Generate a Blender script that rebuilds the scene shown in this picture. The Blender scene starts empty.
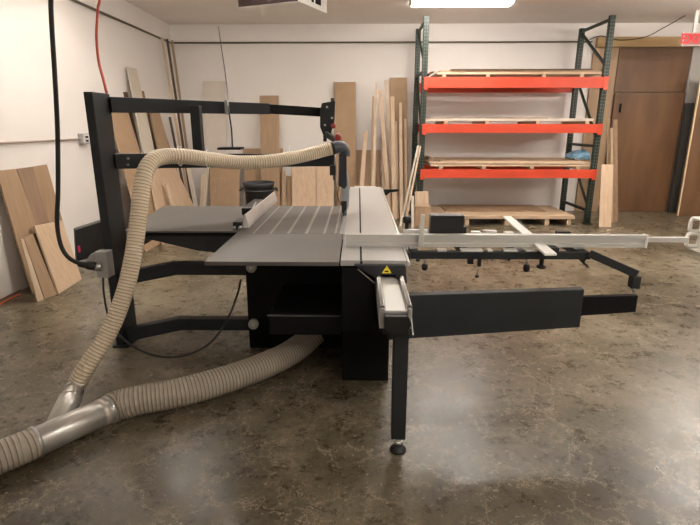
import bpy, bmesh, math, random
from mathutils import Vector, Matrix
random.seed(7)
S = bpy.context.scene
C = S.collection
PI = math.pi

# ------------------------------------------------------------------ camera
H = 1.6; F = 505.0
PT = math.atan(137.5 / F); YW = math.atan(8 / F)
cam = bpy.data.cameras.new('camera')
co = bpy.data.objects.new('camera', cam)
C.objects.link(co)
cam.sensor_width = 36; cam.lens = F / 700 * 36
co.location = (0, 0, H)
co.rotation_euler = (PI / 2 - PT, 0, YW)
S.camera = co

def P(u, v, x=None, y=None, z=None):
    """place seen at pixel (u,v) on the plane x=, y= or z="""
    a = (u - 350) / F; b = -(v - 262.5) / F
    Y = math.cos(PT) + b * math.sin(PT); Z = -math.sin(PT) + b * math.cos(PT); X = a
    X, Y = X * math.cos(YW) - Y * math.sin(YW), X * math.sin(YW) + Y * math.cos(YW)
    t = (z - H) / Z if z is not None else (y / Y if y is not None else x / X)
    return Vector((X * t, Y * t, H + Z * t))

def XU(u, y, z):
    """x of the point of depth y and height z that stands at column u"""
    a = (u - 350) / F; cw, sw, cp, sp = math.cos(YW), math.sin(YW), math.cos(PT), math.sin(PT)
    return (a * (y * cw * cp - (z - H) * sp) - y * sw) / (cw + a * sw * cp)

# ------------------------------------------------------------------ materials
MATS = {}
def mat(name, col, rough=.5, metal=0., var=0., vscale=(6, 6, 6), col2=None, bump=0., emit=None, es=0, spec=.5):
    if name in MATS: return MATS[name]
    m = bpy.data.materials.new(name); m.use_nodes = True
    nt = m.node_tree; b = nt.nodes['Principled BSDF']
    b.inputs['Base Color'].default_value = (*col, 1)
    b.inputs['Roughness'].default_value = rough
    b.inputs['Metallic'].default_value = metal
    b.inputs['Specular IOR Level'].default_value = spec
    if emit:
        b.inputs['Emission Color'].default_value = (*emit, 1)
        b.inputs['Emission Strength'].default_value = es
    if var or col2:
        tc = nt.nodes.new('ShaderNodeTexCoord'); mp = nt.nodes.new('ShaderNodeMapping')
        mp.inputs['Scale'].default_value = vscale
        nz = nt.nodes.new('ShaderNodeTexNoise'); nz.inputs['Detail'].default_value = 5
        nz.inputs['Scale'].default_value = 1
        nt.links.new(tc.outputs['Object'], mp.inputs[0]); nt.links.new(mp.outputs[0], nz.inputs[0])
        cr = nt.nodes.new('ShaderNodeValToRGB')
        c2 = col2 or tuple(c * (1 - var) for c in col)
        c1 = col if col2 else tuple(min(1, c * (1 + var)) for c in col)
        cr.color_ramp.elements[0].position = .32; cr.color_ramp.elements[1].position = .68
        cr.color_ramp.elements[0].color = (*c2, 1); cr.color_ramp.elements[1].color = (*c1, 1)
        nt.links.new(nz.outputs[0], cr.inputs[0]); nt.links.new(cr.outputs[0], b.inputs['Base Color'])
        if bump:
            bp = nt.nodes.new('ShaderNodeBump'); bp.inputs['Strength'].default_value = bump
            bp.inputs['Distance'].default_value = .01
            nt.links.new(nz.outputs[0], bp.inputs['Height']); nt.links.new(bp.outputs[0], b.inputs['Normal'])
    MATS[name] = m
    return m

V = (22, 22, 1.3)       # grain running up
G = (1.3, 22, 22)       # grain running along x
black = mat('black_powder_coat', (.017, .020, .022), .5, spec=.4, var=.12, vscale=(9, 9, 9))
dark = mat('matt_black', (.004, .004, .0045), .6, spec=.2)
blackp = mat('black_plastic', (.009, .009, .010), .38)
charcoal = mat('charcoal_paint', (.022, .025, .03), .45)
steel = mat('brushed_steel', (.62, .62, .62), .3, .9)
chrome = mat('chrome', (.8, .8, .8), .15, 1.)
galv = mat('galvanised_duct', (.60, .585, .55), .36, .7, var=.15, vscale=(8, 8, 8))
alu = mat('anodised_aluminium', (.68, .67, .65), .38, .55, var=.04)
alutop = mat('aluminium_table_top', (.56, .55, .54), .30, .45, var=.02, vscale=(3, 1, 1))
fencem = mat('fence_aluminium', (.60, .595, .56), .4, .3)
white = mat('white_plastic', (.8, .79, .76), .4)
grey = mat('grey_enclosure', (.36, .35, .34), .5)
red = mat('red_plastic', (.35, .03, .02), .4)
yellow = mat('warning_yellow', (.85, .68, .03), .5)
pink = mat('pink_sticker', (.85, .03, .2), .5)
orange = mat('orange_rack_paint', (.64, .062, .022), .42, var=.06, vscale=(3, 3, 3))
green = mat('dark_green_rack_paint', (.007, .020, .012), .45, var=.25, vscale=(8, 8, 8))
rackhole = mat('rack_slot', (.13, .14, .12), .7)
ply = mat('birch_plywood', (.62, .455, .315), .6, col2=(.53, .375, .25), vscale=V)
plyh = mat('plywood_sheet_stock', (.60, .44, .30), .6, col2=(.50, .355, .235), vscale=G)
pine = mat('pale_pine', (.66, .51, .37), .6, col2=(.56, .41, .28), vscale=V)
mdf = mat('brown_fibreboard', (.40, .265, .155), .7, var=.07, vscale=(5, 5, 5))
tan = mat('tan_board', (.43, .29, .18), .65, col2=(.36, .24, .145), vscale=V)
umber2 = mat('dull_brown_board', (.33, .22, .15), .65, col2=(.27, .175, .115), vscale=V)
umber = mat('umber_board', (.29, .17, .095), .6, col2=(.22, .125, .07), vscale=V)
cream = mat('primed_board', (.62, .55, .46), .6, var=.03)
palew = mat('pale_panel', (.70, .63, .56), .6, var=.03)
darkw = mat('walnut_board', (.13, .08, .05), .6, col2=(.07, .045, .03), vscale=V)
doorw = mat('lauan_door_panel', (.175, .085, .036), .5, col2=(.115, .053, .022), vscale=(5, 5, 1.1))
bluep = mat('blue_plastic_bag', (.19, .36, .52), .45, var=.2, vscale=(12, 12, 12))
trashm = mat('dark_grey_bin_plastic', (.035, .036, .04), .5)
cord = mat('orange_cord', (.65, .16, .06), .5)
redhose = mat('red_air_hose', (.62, .10, .05), .45)
rubber = mat('black_rubber', (.012, .012, .012), .55)
conduit = mat('dull_conduit', (.16, .135, .10), .55, .3)
hoseskin = mat('hose_skin', (.76, .66, .50), .35, var=.05)
hoserib = mat('hose_wire_rib', (.42, .29, .17), .4)
hoseskin2 = mat('hose_skin_grey', (.42, .37, .30), .32, var=.08)
hoserib2 = mat('hose_wire_rib_brown', (.2, .15, .105), .4)

def wallmat(name, col):
    m = mat(name, col, .75, var=.03, vscale=(.8, .8, .8), spec=.3)
    return m
wallm = wallmat('painted_wall', (.84, .795, .76))
ceilm = wallmat('painted_ceiling', (.90, .84, .80))

def floormat():
    m = bpy.data.materials.new('polished_concrete'); m.use_nodes = True
    nt = m.node_tree; b = nt.nodes['Principled BSDF']; N = nt.nodes.new; L = nt.links.new
    tc = N('ShaderNodeTexCoord')
    def noise(scale, detail, rough=.6, dist=0, sc=(1, 1, 1)):
        mp = N('ShaderNodeMapping'); mp.inputs['Scale'].default_value = sc
        L(tc.outputs['Object'], mp.inputs[0])
        n = N('ShaderNodeTexNoise'); n.inputs['Scale'].default_value = scale
        n.inputs['Detail'].default_value = detail; n.inputs['Roughness'].default_value = rough
        n.inputs['Distortion'].default_value = dist
        L(mp.outputs[0], n.inputs[0]); return n
    def ramp(src, pts):
        r = N('ShaderNodeValToRGB'); e = r.color_ramp.elements
        while len(e) < len(pts): e.new(.5)
        for k, (p, c) in enumerate(pts): e[k].position = p; e[k].color = (*c, 1)
        L(src, r.inputs[0]); return r
    def mix(a, bb, f, mode='MIX'):
        x = N('ShaderNodeMix'); x.data_type = 'RGBA'; x.blend_type = mode
        if isinstance(f, float): x.inputs[0].default_value = f
        else: L(f, x.inputs[0])
        L(a, x.inputs[6])
        if isinstance(bb, tuple): x.inputs[7].default_value = (*bb, 1)
        else: L(bb, x.inputs[7])
        return x.outputs[2]
    n1 = noise(.8, 9, .68, .3)
    base = ramp(n1.outputs[0], [(.36, (.058, .045, .025)), (.5, (.118, .097, .060)), (.64, (.225, .19, .132))])
    n2 = noise(7, 14, .86, .1)
    mott = ramp(n2.outputs[0], [(.34, (.5, .49, .47)), (.5, (1, 1, 1)), (.66, (1.55, 1.53, 1.5))])
    c = mix(base.outputs[0], mott.outputs[0], .9, 'MULTIPLY')
    def cracks(scale, width, lo, hi, amt, dist, nscale):
        vo = N('ShaderNodeTexVoronoi'); vo.feature = 'DISTANCE_TO_EDGE'; vo.inputs['Scale'].default_value = scale
        nd = noise(nscale, 6, .75)
        ad = N('ShaderNodeMixRGB'); ad.blend_type = 'ADD'; ad.inputs[0].default_value = dist
        L(tc.outputs['Object'], ad.inputs[1]); L(nd.outputs['Color'], ad.inputs[2]); L(ad.outputs[0], vo.inputs[0])
        cr = ramp(vo.outputs[0], [(0, (1, 1, 1)), (width, (0, 0, 0))])
        n3 = noise(1.9 + scale * .1, 4, .65); cm = ramp(n3.outputs[0], [(lo, (0, 0, 0)), (hi, (amt, amt, amt))])
        mm = N('ShaderNodeMath'); mm.operation = 'MULTIPLY'; L(cr.outputs[0], mm.inputs[0]); L(cm.outputs[0], mm.inputs[1])
        return mm.outputs[0]
    c = mix(c, (.50, .42, .31), cracks(2.3, .013, .42, .5, .9, .5, 3))
    c = mix(c, (.42, .35, .26), cracks(7, .032, .46, .54, .8, .25, 9))
    n4 = noise(32, 3, .6); fl = ramp(n4.outputs[0], [(.64, (0, 0, 0)), (.68, (.85, .85, .85))])
    c = mix(c, (.44, .38, .30), fl.outputs[0])
    n6 = noise(30, 4, .7, 0); fd = ramp(n6.outputs[0], [(.32, (.5, .5, .5)), (.42, (0, 0, 0))])
    c = mix(c, (.035, .026, .017), fd.outputs[0])
    L(c, b.inputs['Base Color'])
    rr = ramp(n2.outputs[0], [(.35, (.20, .20, .20)), (.65, (.42, .42, .42))])
    L(rr.outputs[0], b.inputs['Roughness'])
    b.inputs['Specular IOR Level'].default_value = .6
    bp = N('ShaderNodeBump'); bp.inputs['Strength'].default_value = .12; bp.inputs['Distance'].default_value = .01
    n5 = noise(5, 5, .6); L(n5.outputs[0], bp.inputs['Height']); L(bp.outputs[0], b.inputs['Normal'])
    return m
floorm = floormat()

def table_mat(name, lines):
    """dull steel table with worn bright runs along y at the given x"""
    m = mat(name, (.135, .122, .114), .42, .3, var=.12, vscale=(3, 1.2, 3))
    if lines:
        nt = m.node_tree; b = nt.nodes['Principled BSDF']; src = b.inputs['Base Color'].links[0].from_socket
        tc = nt.nodes.new('ShaderNodeTexCoord'); sx = nt.nodes.new('ShaderNodeSeparateXYZ')
        nt.links.new(tc.outputs['Object'], sx.inputs[0])
        tot = None
        for x0, w in lines:
            s = nt.nodes.new('ShaderNodeMath'); s.operation = 'COMPARE'
            s.inputs[1].default_value = x0; s.inputs[2].default_value = w
            nt.links.new(sx.outputs[0], s.inputs[0])
            if tot is None: tot = s.outputs[0]
            else:
                a = nt.nodes.new('ShaderNodeMath'); a.operation = 'ADD'; a.use_clamp = True
                nt.links.new(tot, a.inputs[0]); nt.links.new(s.outputs[0], a.inputs[1]); tot = a.outputs[0]
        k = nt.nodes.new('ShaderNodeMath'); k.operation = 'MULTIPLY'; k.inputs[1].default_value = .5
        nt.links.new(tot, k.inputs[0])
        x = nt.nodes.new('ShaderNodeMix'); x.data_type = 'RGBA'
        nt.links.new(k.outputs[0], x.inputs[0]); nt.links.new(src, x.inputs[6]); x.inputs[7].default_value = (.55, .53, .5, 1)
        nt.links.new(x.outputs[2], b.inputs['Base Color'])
    return m
tablem = table_mat('dull_table_steel', None)
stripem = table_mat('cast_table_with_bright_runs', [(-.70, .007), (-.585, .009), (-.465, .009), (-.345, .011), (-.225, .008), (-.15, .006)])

# ------------------------------------------------------------------ mesh builder
class MB:
    def __init__(s): s.bm = bmesh.new()
    def hull8(s, p, mi=0, bev=0):
        """p: 4 corners of one end then 4 of the other"""
        vs = [s.bm.verts.new(q) for q in p]
        fs = []
        for idx in ((3, 2, 1, 0), (4, 5, 6, 7), (0, 1, 5, 4), (1, 2, 6, 5), (2, 3, 7, 6), (3, 0, 4, 7)):
            f = s.bm.faces.new([vs[i] for i in idx]); f.material_index = mi; fs.append(f)
        bmesh.ops.recalc_face_normals(s.bm, faces=fs)
        if bev:
            es = list({e for f in fs for e in f.edges})
            bmesh.ops.bevel(s.bm, geom=es, offset=bev, segments=2, affect='EDGES', profile=.5, clamp_overlap=True)
        return s
    def box(s, a, b, mi=0, bev=0):
        (x0, y0, z0), (x1, y1, z1) = a, b
        x0, x1 = sorted((x0, x1)); y0, y1 = sorted((y0, y1)); z0, z1 = sorted((z0, z1))
        return s.hull8([(x0, y0, z0), (x1, y0, z0), (x1, y1, z0), (x0, y1, z0), (x0, y0, z1), (x1, y0, z1), (x1, y1, z1), (x0, y1, z1)], mi, bev)
    def bar(s, a, b, w, h, up=(0, 0, 1), mi=0, bev=0, w2=None, h2=None):
        a = Vector(a); b = Vector(b); d = (b - a).normalized(); up = Vector(up)
        r = d.cross(up).normalized(); u = r.cross(d).normalized()
        w2 = w2 or w; h2 = h2 or h
        p = [a + r * i * w / 2 + u * j * h / 2 for i, j in ((-1, -1), (1, -1), (1, 1), (-1, 1))]
        q = [b + r * i * w2 / 2 + u * j * h2 / 2 for i, j in ((-1, -1), (1, -1), (1, 1), (-1, 1))]
        return s.hull8(p + q, mi, bev)
    def prism(s, pts, d, mi=0, bev=0):
        d = Vector(d); a = [s.bm.verts.new(q) for q in pts]; b = [s.bm.verts.new(Vector(q) + d) for q in pts]
        fs = [s.bm.faces.new(a), s.bm.faces.new(b[::-1])]
        n = len(a)
        for i in range(n): fs.append(s.bm.faces.new((a[i], b[i], b[(i + 1) % n], a[(i + 1) % n])))
        for f in fs: f.material_index = mi
        bmesh.ops.recalc_face_normals(s.bm, faces=fs)
        if bev: bmesh.ops.bevel(s.bm, geom=list({e for f in fs for e in f.edges}), offset=bev, segments=2, affect='EDGES', profile=.5)
        return s
    def lathe(s, a, b, prof, seg=24, mi=0):
        """prof: (t along a->b in metres, radius)"""
        a = Vector(a); b = Vector(b); d = (b - a).normalized()
        r = d.orthogonal().normalized(); u = d.cross(r)
        rings = []
        for t, rad in prof:
            rings.append([s.bm.verts.new(a + d * t + (r * math.cos(k * 2 * PI / seg) + u * math.sin(k * 2 * PI / seg)) * max(rad, 1e-4)) for k in range(seg)])
        fs = []
        for i in range(len(rings) - 1):
            for k in range(seg):
                f = s.bm.faces.new((rings[i][k], rings[i][(k + 1) % seg], rings[i + 1][(k + 1) % seg], rings[i + 1][k]))
                f.smooth = True; f.material_index = mi; fs.append(f)
        for rg in (rings[0][::-1], rings[-1]):
            f = s.bm.faces.new(rg); f.material_index = mi; fs.append(f)
        bmesh.ops.recalc_face_normals(s.bm, faces=fs)
        return s
    def cyl(s, a, b, r, seg=20, r2=None, mi=0):
        L = (Vector(b) - Vector(a)).length; r2 = r if r2 is None else r2
        e = min(r, r2, L / 2) * .12
        return s.lathe(a, b, [(0, r - e), (e, r), (L - e, r2), (L, r2 - e)], seg, mi)
    def tube(s, pts, radf, seg=16, mif=None):
        """pts: dense polyline; radf(i) radius"""
        n = len(pts); t0 = (pts[1] - pts[0]).normalized(); r = t0.orthogonal().normalized()
        rings = []
        for i, p in enumerate(pts):
            t = (pts[min(i + 1, n - 1)] - pts[max(i - 1, 0)]).normalized()
            r = (r - t * r.dot(t)).normalized(); u = t.cross(r); R = radf(i)
            rings.append([s.bm.verts.new(p + (r * math.cos(k * 2 * PI / seg) + u * math.sin(k * 2 * PI / seg)) * R) for k in range(seg)])
        for i in range(n - 1):
            for k in range(seg):
                f = s.bm.faces.new((rings[i][k], rings[i][(k + 1) % seg], rings[i + 1][(k + 1) % seg], rings[i + 1][k]))
                f.smooth = True
                if mif: f.material_index = mif(i)
        s.bm.faces.new(rings[0][::-1]); s.bm.faces.new(rings[-1])
        return s
    def build(s, name, mats, parent=None, label=None):
        bmesh.ops.recalc_face_normals(s.bm, faces=s.bm.faces[:])
        me = bpy.data.meshes.new(name); s.bm.to_mesh(me); s.bm.free()
        for m in (mats if isinstance(mats, (list, tuple)) else [mats]): me.materials.append(m)
        o = bpy.data.objects.new(name, me); C.objects.link(o)
        if parent is not None:
            o.parent = parent
            q = parent; off = Vector((0, 0, 0))
            while q is not None: off += q.location; q = q.parent
            o.location = -off
        if label: o['label'] = label
        return o

def tag(o, label, cat, group=None):
    o['label'] = label; o['category'] = cat
    if group: o['group'] = group
    return o
def thing(name, label, cat, loc, group=None):
    o = bpy.data.objects.new(name, None); o.empty_display_size = .1; C.objects.link(o); o.location = loc
    return tag(o, label, cat, group)
def struct(name, mb, m, parent=None):
    o = mb.build(name, m, parent)
    if parent is None: o['kind'] = 'structure'
    return o

def spline(pts, step):
    pts = [Vector(p) for p in pts]; out = []
    P4 = [pts[0] * 2 - pts[1]] + pts + [pts[-1] * 2 - pts[-2]]
    for i in range(1, len(P4) - 2):
        a, b, c, d = P4[i - 1:i + 3]
        n = max(2, int((c - b).length / .01))
        for k in range(n):
            t = k / n
            out.append(.5 * ((2 * b) + (c - a) * t + (2 * a - 5 * b + 4 * c - d) * t * t + (3 * b - a - 3 * c + d) * t ** 3))
    out.append(pts[-1])
    res = [out[0]]; acc = 0
    for i in range(1, len(out)):
        seg = out[i] - out[i - 1]; L = seg.length
        while acc + L >= step:
            f = (step - acc) / L; p = out[i - 1].lerp(out[i], f); res.append(p)
            seg = out[i] - p; out[i - 1] = p; L = seg.length; acc = 0
        acc += L
    return res

def cable(pts, r, step=.03, seg=8):
    sp = spline(pts, step); return MB().tube(sp, lambda i: r, seg)
def ribbed(pts, r, pitch, amp):
    sp = spline(pts, pitch / 4)
    return MB().tube(sp, lambda i: r + (amp if i % 4 < 2 else 0), 20, lambda i: 1 if i % 4 == 0 else 0)

# ------------------------------------------------------------------ the room
XL = -3.37; YB = 9.75; ZC = 3.33; XR = 8.5; YF = -4.5
t = .12
XO = XU(583, YB, 1.6)         # where the plywood closing begins
struct('floor', MB().box((XL - t, YF - t, -.12), (XR + t, YB + t, 0)), floorm)
struct('ceiling', MB().box((XL - t, YF - t, ZC), (XR + t, YB + t, ZC + .12)), ceilm)
struct('wall_left', MB().box((XL - t, YF, 0), (XL, YB, ZC)), wallm)
struct('wall_back', MB().box((XL - t, YB, 0), (XR, YB + t, ZC)), wallm)
struct('wall_right', MB().box((XR, YF, 0), (XR + t, YB, ZC)), wallm)
struct('wall_front', MB().box((XL - t, YF - t, 0), (XR, YF, ZC)), wallm)

# plywood-closed doorway right of the rack
zh1, zh0 = P(640, 37, y=YB - .06).z, P(640, 47, y=YB - .06).z
xr = XU(690, YB, 2.9)
struct('trim_1', MB().box((XO + .05, YB - .10, zh0), (xr + .3, YB - .002, zh1), bev=.004), mat('header_beam_pine', (.50, .34, .16), .6, col2=(.40, .26, .12), vscale=G))
struct('trim_2', MB().box((XU(681.5, YB, 2.1) + .03, YB - .07, 0), (XU(684, YB, 2.5) + .32, YB - .002, zh0 - .002)), mat('grey_door_frame', (.42, .40, .37), .6))
xm = XU(608, YB, 1.5); xe = XU(681.5, YB, 2.1); ztop = P(640, 93, y=YB - .05).z
tag(MB().box((XO + .02, YB - .04, .004), (xm - .01, YB - .004, zh0 - .005)).build('plywood_covering', tan),
    'tan full height plywood panel on back wall behind the right rack upright', 'panel')
tag(MB().box((xm, YB - .045, ztop + .012), (xe + .02, YB - .004, zh0 - .005)).build('plywood_covering', doorw),
    'dark reddish plywood panel under the wooden header, above the brown door', 'panel')
d1 = thing('door_leaf', 'tall brown unpainted wooden door right of the orange rack', 'door', (xm, YB - .1, 0))
MB().box((xm, YB - .10, .006), (xe, YB - .05, ztop), bev=.003).build('door_panel', doorw, d1)
for vv in (108, 148):
    q = P(620 if vv < 120 else 615, vv, y=YB - .1)
    MB().box((q.x - .018, YB - .112, q.z - .07), (q.x + .018, YB - .1, q.z + .07)).build('hinge_plate', dark, d1)
    MB().cyl((q.x, YB - .125, q.z - .08), (q.x, YB - .125, q.z + .08), .01, 10).build('hinge_pin', dark, d1)
# open door at the frame edge
d2 = thing('door_leaf', 'brown wooden door with pale lit edge standing open at right picture edge', 'door', (4.9, 9.2, 0))
a = P(678.5, 216, z=0); a.z = .008
zt = 2.45
b0 = Vector((a.x + .05, a.y - .00, .008)); 
dirn = Vector((.97, -.24, 0)).normalized(); nrm = Vector((.24, .97, 0))
p = [a, a + dirn * 1.0, a + dirn * 1.0 + nrm * .045, a + nrm * .045]
MB().hull8([tuple(q) for q in p] + [(q.x, q.y, zt) for q in p], bev=.003).build('door_panel', doorw, d2)
p = [a - dirn * .022, a - dirn * .0005, a - dirn * .0005 + nrm * .045, a - dirn * .022 + nrm * .045]
MB().hull8([tuple(q) for q in p] + [(q.x, q.y, zt) for q in p]).build('lit_edge_strip', mat('lit_edge_pale', (.72, .55, .33), .5), d2, 'strip along the door edge, coloured pale for the light on it')  # pale colour paints the light falling on the door edge
q = a + dirn * .36
MB().box((q.x - .02, q.y - .012, .98), (q.x + .02, q.y, 1.16)).build('handle_plate', dark, d2)
MB().cyl((q.x, q.y - .05, 1.07), (q.x + .1, q.y - .07, 1.09), .011, 10).build('door_handle', dark, d2)
# things in the gap
x0 = XU(675, 9.6, 1); 
tag(MB().box((x0 + .03, 9.55, .002), (x0 + .15, 9.64, 1.98), bev=.003).build('plank', mat('charcoal_plank', (.06, .055, .05), .6)),
    'dark narrow plank standing in the gap between the two brown doors', 'plank')

# EXIT sign hung from the ceiling
ya = 8.7
A = P(681.5, 46, y=ya); Bz = P(681.5, 32, y=ya).z
sg = thing('exit_sign', 'white box sign with red lit EXIT letters near the ceiling', 'sign', (A.x + .17, ya + .03, A.z))
MB().box((A.x, ya, A.z), (A.x + .34, ya + .05, Bz), bev=.006).build('housing', mat('sign_housing', (.6, .52, .48), .5), sg)
MB().box((A.x + .15, ya + .01, Bz), (A.x + .2, ya + .04, ZC - .001)).build('ceiling_mount', white, sg)
cu = bpy.data.curves.new('exit_letters', 'FONT'); cu.body = 'EXIT'; cu.size = .2; cu.extrude = .002; cu.align_x = 'CENTER'; cu.align_y = 'CENTER'
cu.offset = .004
to = bpy.data.objects.new('letters_src', cu); C.objects.link(to)
bpy.context.view_layer.update()
me = bpy.data.meshes.new_from_object(to.evaluated_get(bpy.context.evaluated_depsgraph_get()))
bpy.data.objects.remove(to)
me.materials.append(mat('exit_red', (.3, .0, .005), .5, emit=(1, .01, .02), es=.4))
o = bpy.data.objects.new('exit_letters', me); C.objects.link(o); o.parent = sg
o.location = (0, -.035, (Bz - A.z) / 2); o.rotation_euler = (PI / 2, 0, 0)
MB().box((A.x + .02, ya - .003, A.z + .02), (A.x + .32, ya, Bz - .02)).build('sign_face', mat('sign_face', (.26, .07, .06), .4, emit=(1, .25, .2), es=.06), sg)
# conduits
zc = P(380, 42.5, y=YB).z
tag(MB().cyl((XL + .05, YB - .025, zc), (XO - .02, YB - .025, zc), .016, 10).build('conduit', conduit), 'thin dull metal conduit running across the back wall near ceiling', 'conduit')
q0 = P(75, 0, x=XL); 
tag(MB().cyl((XL + .025, 3.0, zc - .01), (XL + .025, YB - .01, zc - .01), .016, 10).build('conduit', conduit), 'thin dull metal conduit along the top of the left wall', 'conduit')
q1 = P(0, 142.5, x=XL); q2 = P(78, 138.5, x=XL)
tag(MB().cyl((XL + .018, 1.5, 1.436), (XL + .018, q2.y, 1.436), .010, 8).build('conduit', mat('painted_conduit', (.45, .34, .28), .5)), 'slim low conduit on left wall running to the outlet box', 'conduit')
ob = thing('outlet_box', 'small grey wall outlet box at the end of the low conduit', 'outlet', (XL, q2.y + .06, 1.4))
MB().box((XL, q2.y, 1.38), (XL + .06, q2.y + .16, 1.50), bev=.005).build('box_body', grey, ob)
MB().box((XL + .06, q2.y + .01, 1.39), (XL + .066, q2.y + .15, 1.49)).build('cover_plate', white, ob)
for dz in (1.415, 1.46): MB().box((XL + .066, q2.y + .05, dz - .012), (XL + .069, q2.y + .11, dz + .012)).build('socket', dark, ob)
pts = [P(583, 43, y=YB - .03), P(600, 36, y=YB - .05), P(620, 40, y=YB - .14), P(645, 37, y=YB - .2), P(665, 27, y=9.4), Vector((A.x + .17, 9.0, ZC - .02))]
tag(cable(pts, .007).build('cable', rubber), 'thin dark cable draped along the header to the exit sign', 'cable')

# ceiling lamps: one in view; unseen ones hung low to brighten the ceiling
lampm = mat('lamp_diffuser', (.9, .9, .85), .5, emit=(1, .94, .86), es=17)
def lamp(x, y, label, w=1.45, d=.30):
    g = thing('ceiling_light', label, 'light', (x, y, ZC), 'ceiling lights')
    MB().box((x - w / 2, y - d / 2, ZC - .03), (x + w / 2, y + d / 2, ZC - .0005), bev=.004).build('lamp_housing', white, g)
    z1 = ZC - .031; z0 = ZC - .085
    for sx in (-1, 1):
        MB().prism([(x + sx * w / 2, y - d / 2, z1), (x + sx * w / 2, y + d / 2, z1), (x + sx * w / 2, y + d / 2 - .05, z0), (x + sx * w / 2, y - d / 2 + .05, z0)], (-sx * .02, 0, 0)).build('end_cap', white, g)
    MB().prism([(x - w / 2 + .022, y - d / 2, z1), (x - w / 2 + .022, y + d / 2, z1), (x - w / 2 + .022, y + d / 2 - .05, z0), (x - w / 2 + .022, y - d / 2 + .05, z0)], (w - .044, 0, 0)).build('diffuser', lampm, g)
lamp((P(412, 8, z=3.25).x + P(508, 8, z=3.25).x) / 2 - .02, 7.92, 'long white lit ceiling fixture above the left end of orange rack')
def pendant(x, y, label, w=2.3):  # unseen strip light, lowered so its tubes brighten the ceiling
    z = 2.96
    g = thing('unseen_strip_light', label, 'light', (x, y, ZC), 'unseen strip lights hung low over the shop')
    MB().box((x - w / 2, y - .04, z + .02), (x + w / 2, y + .04, z + .06), bev=.004).build('lamp_housing', white, g)
    for dy in (-.075, .075):
        MB().cyl((x - w / 2 + .03, y + dy, z), (x + w / 2 - .03, y + dy, z), .032, 14).build('lamp_tube', lampm, g)
    for sx in (-1, 1):
        MB().box((x + sx * w / 2 - .015, y - .12, z - .04), (x + sx * w / 2 + .015, y + .12, z + .04), bev=.004).build('end_cap', white, g)
        MB().cyl((x + sx * w * .4, y, z + .06), (x + sx * w * .4, y, ZC), .006, 8).build('hanger_rod', steel, g)
for x in (-1.7, 1.5, 4.9):
    for y in ((5.35, -.6) if x > 0 else (5.35,)):
        pendant(x, y, 'unseen white strip light hung low to brighten the ceiling')
pendant(5.6, 7.0, 'unseen white strip light near the doors, hung low to brighten the ceiling')

# ceiling-hung air cleaner box
c = thing('ceiling_air_cleaner', 'white box unit with a black front hung from the ceiling', 'air cleaner', (-1.0, 7, 3.1))
zb = 3.08
f0, f1 = P(239, 7.5, z=zb), P(298, 1.5, z=zb); r1 = P(326, 13.5, z=zb); r0 = f0 + (r1 - f1)
bt = [f0, f1, r1, r0]
MB().hull8([tuple(q) for q in bt] + [(q.x, q.y, 3.26) for q in bt], bev=.006).build('cabinet', mat('air_cleaner_white', (.88, .84, .80), .5), c)
dfn = Vector((f1.y - f0.y, -(f1.x - f0.x), 0)).normalized()
p = [f0 + dfn * .012, f1 + dfn * .012, f1 + dfn * .001, f0 + dfn * .001]
MB().hull8([(q.x, q.y, zb + .004) for q in p] + [(q.x, q.y, 3.25) for q in p]).build('front_grille', mat('brown_black_grille', (.03, .012, .01), .5), c)
sd = (r1 - f1); L_ = sd.length; sd.normalize(); sn = Vector((sd.y, -sd.x, 0))
p = [f1 + sn * .002, f1 + sd * L_ + sn * .002, f1 + sd * L_ + sn * .014, f1 + sn * .014]
MB().hull8([(q.x, q.y, zb) for q in p] + [(q.x, q.y, 3.26) for q in p]).build('side_panel', white, c)
for k, (s0, s1) in enumerate(((.1, .3), (.42, .5), (.56, .76))):
    p = [f1 + sd * L_ * s0 + sn * .015, f1 + sd * L_ * s1 + sn * .015, f1 + sd * L_ * s1 + sn * .02, f1 + sd * L_ * s0 + sn * .02]
    MB().hull8([(q.x, q.y, zb + .06) for q in p] + [(q.x, q.y, zb + .14) for q in p]).build('socket', dark, c)
for q in bt: MB().cyl((q.x * .96 - .03, q.y + (.05 if q.y < 7.2 else -.05), 3.255), (q.x * .96 - .03, q.y + (.05 if q.y < 7.2 else -.05), ZC), .008, 8).build('hanger_rod', steel, c)

# ------------------------------------------------------------------ pallet rack
rk = thing('pallet_rack', 'tall pallet rack with orange beams and dark green uprights', 'rack', (2.4, 8.9, 0))
yf, yr = 8.38, 9.45
pw = .085
xl = XU(423, yf, 1.6) ; xrr = XU(606, yf, 1.6)
zt = 3.20
xL1 = xl + pw / 2 - .045; xR1 = xrr - pw / 2 - .055
for xc in (xL1, xR1):
    fr = MB()
    # front and rear post with slots on the front face
    for yy in (yf, yr):
        up = MB().box((xc - pw / 2, yy, .012), (xc + pw / 2, yy + .07, zt), bev=.004)
        for k in range(60):
            z = .12 + k * .0508
            if z < zt - .06:
                for sx in (-1, 1):
                    up.box((xc + sx * .02 - .007, yy - .0015, z), (xc + sx * .02 + .007, yy + .002, z + .02), mi=1)
                up.box((xc - pw / 2 - .0015, yy + .028, z), (xc - pw / 2 + .002, yy + .042, z + .02), mi=1)
        up.build('upright', [green, rackhole], rk)
        MB().box((xc - .07, yy - .03, 0), (xc + .07, yy + .10, .012)).build('foot_plate', green, rk)
    for z0, z1 in ((.22, .22), (1.27, 1.27), (2.42, 2.42), (3.15, 3.15)):
        MB().bar((xc, yf + .07, z0), (xc, yr, z1), .035, .045, bev=.003).build('brace', green, rk)
    for z0, z1 in ((1.2, .28), (2.36, 1.40), (3.10, 2.50)):
        MB().bar((xc, yf + .07, z1), (xc, yr, z0), .03, .04, bev=.003).build('brace', green, rk)
levels = []
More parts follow.
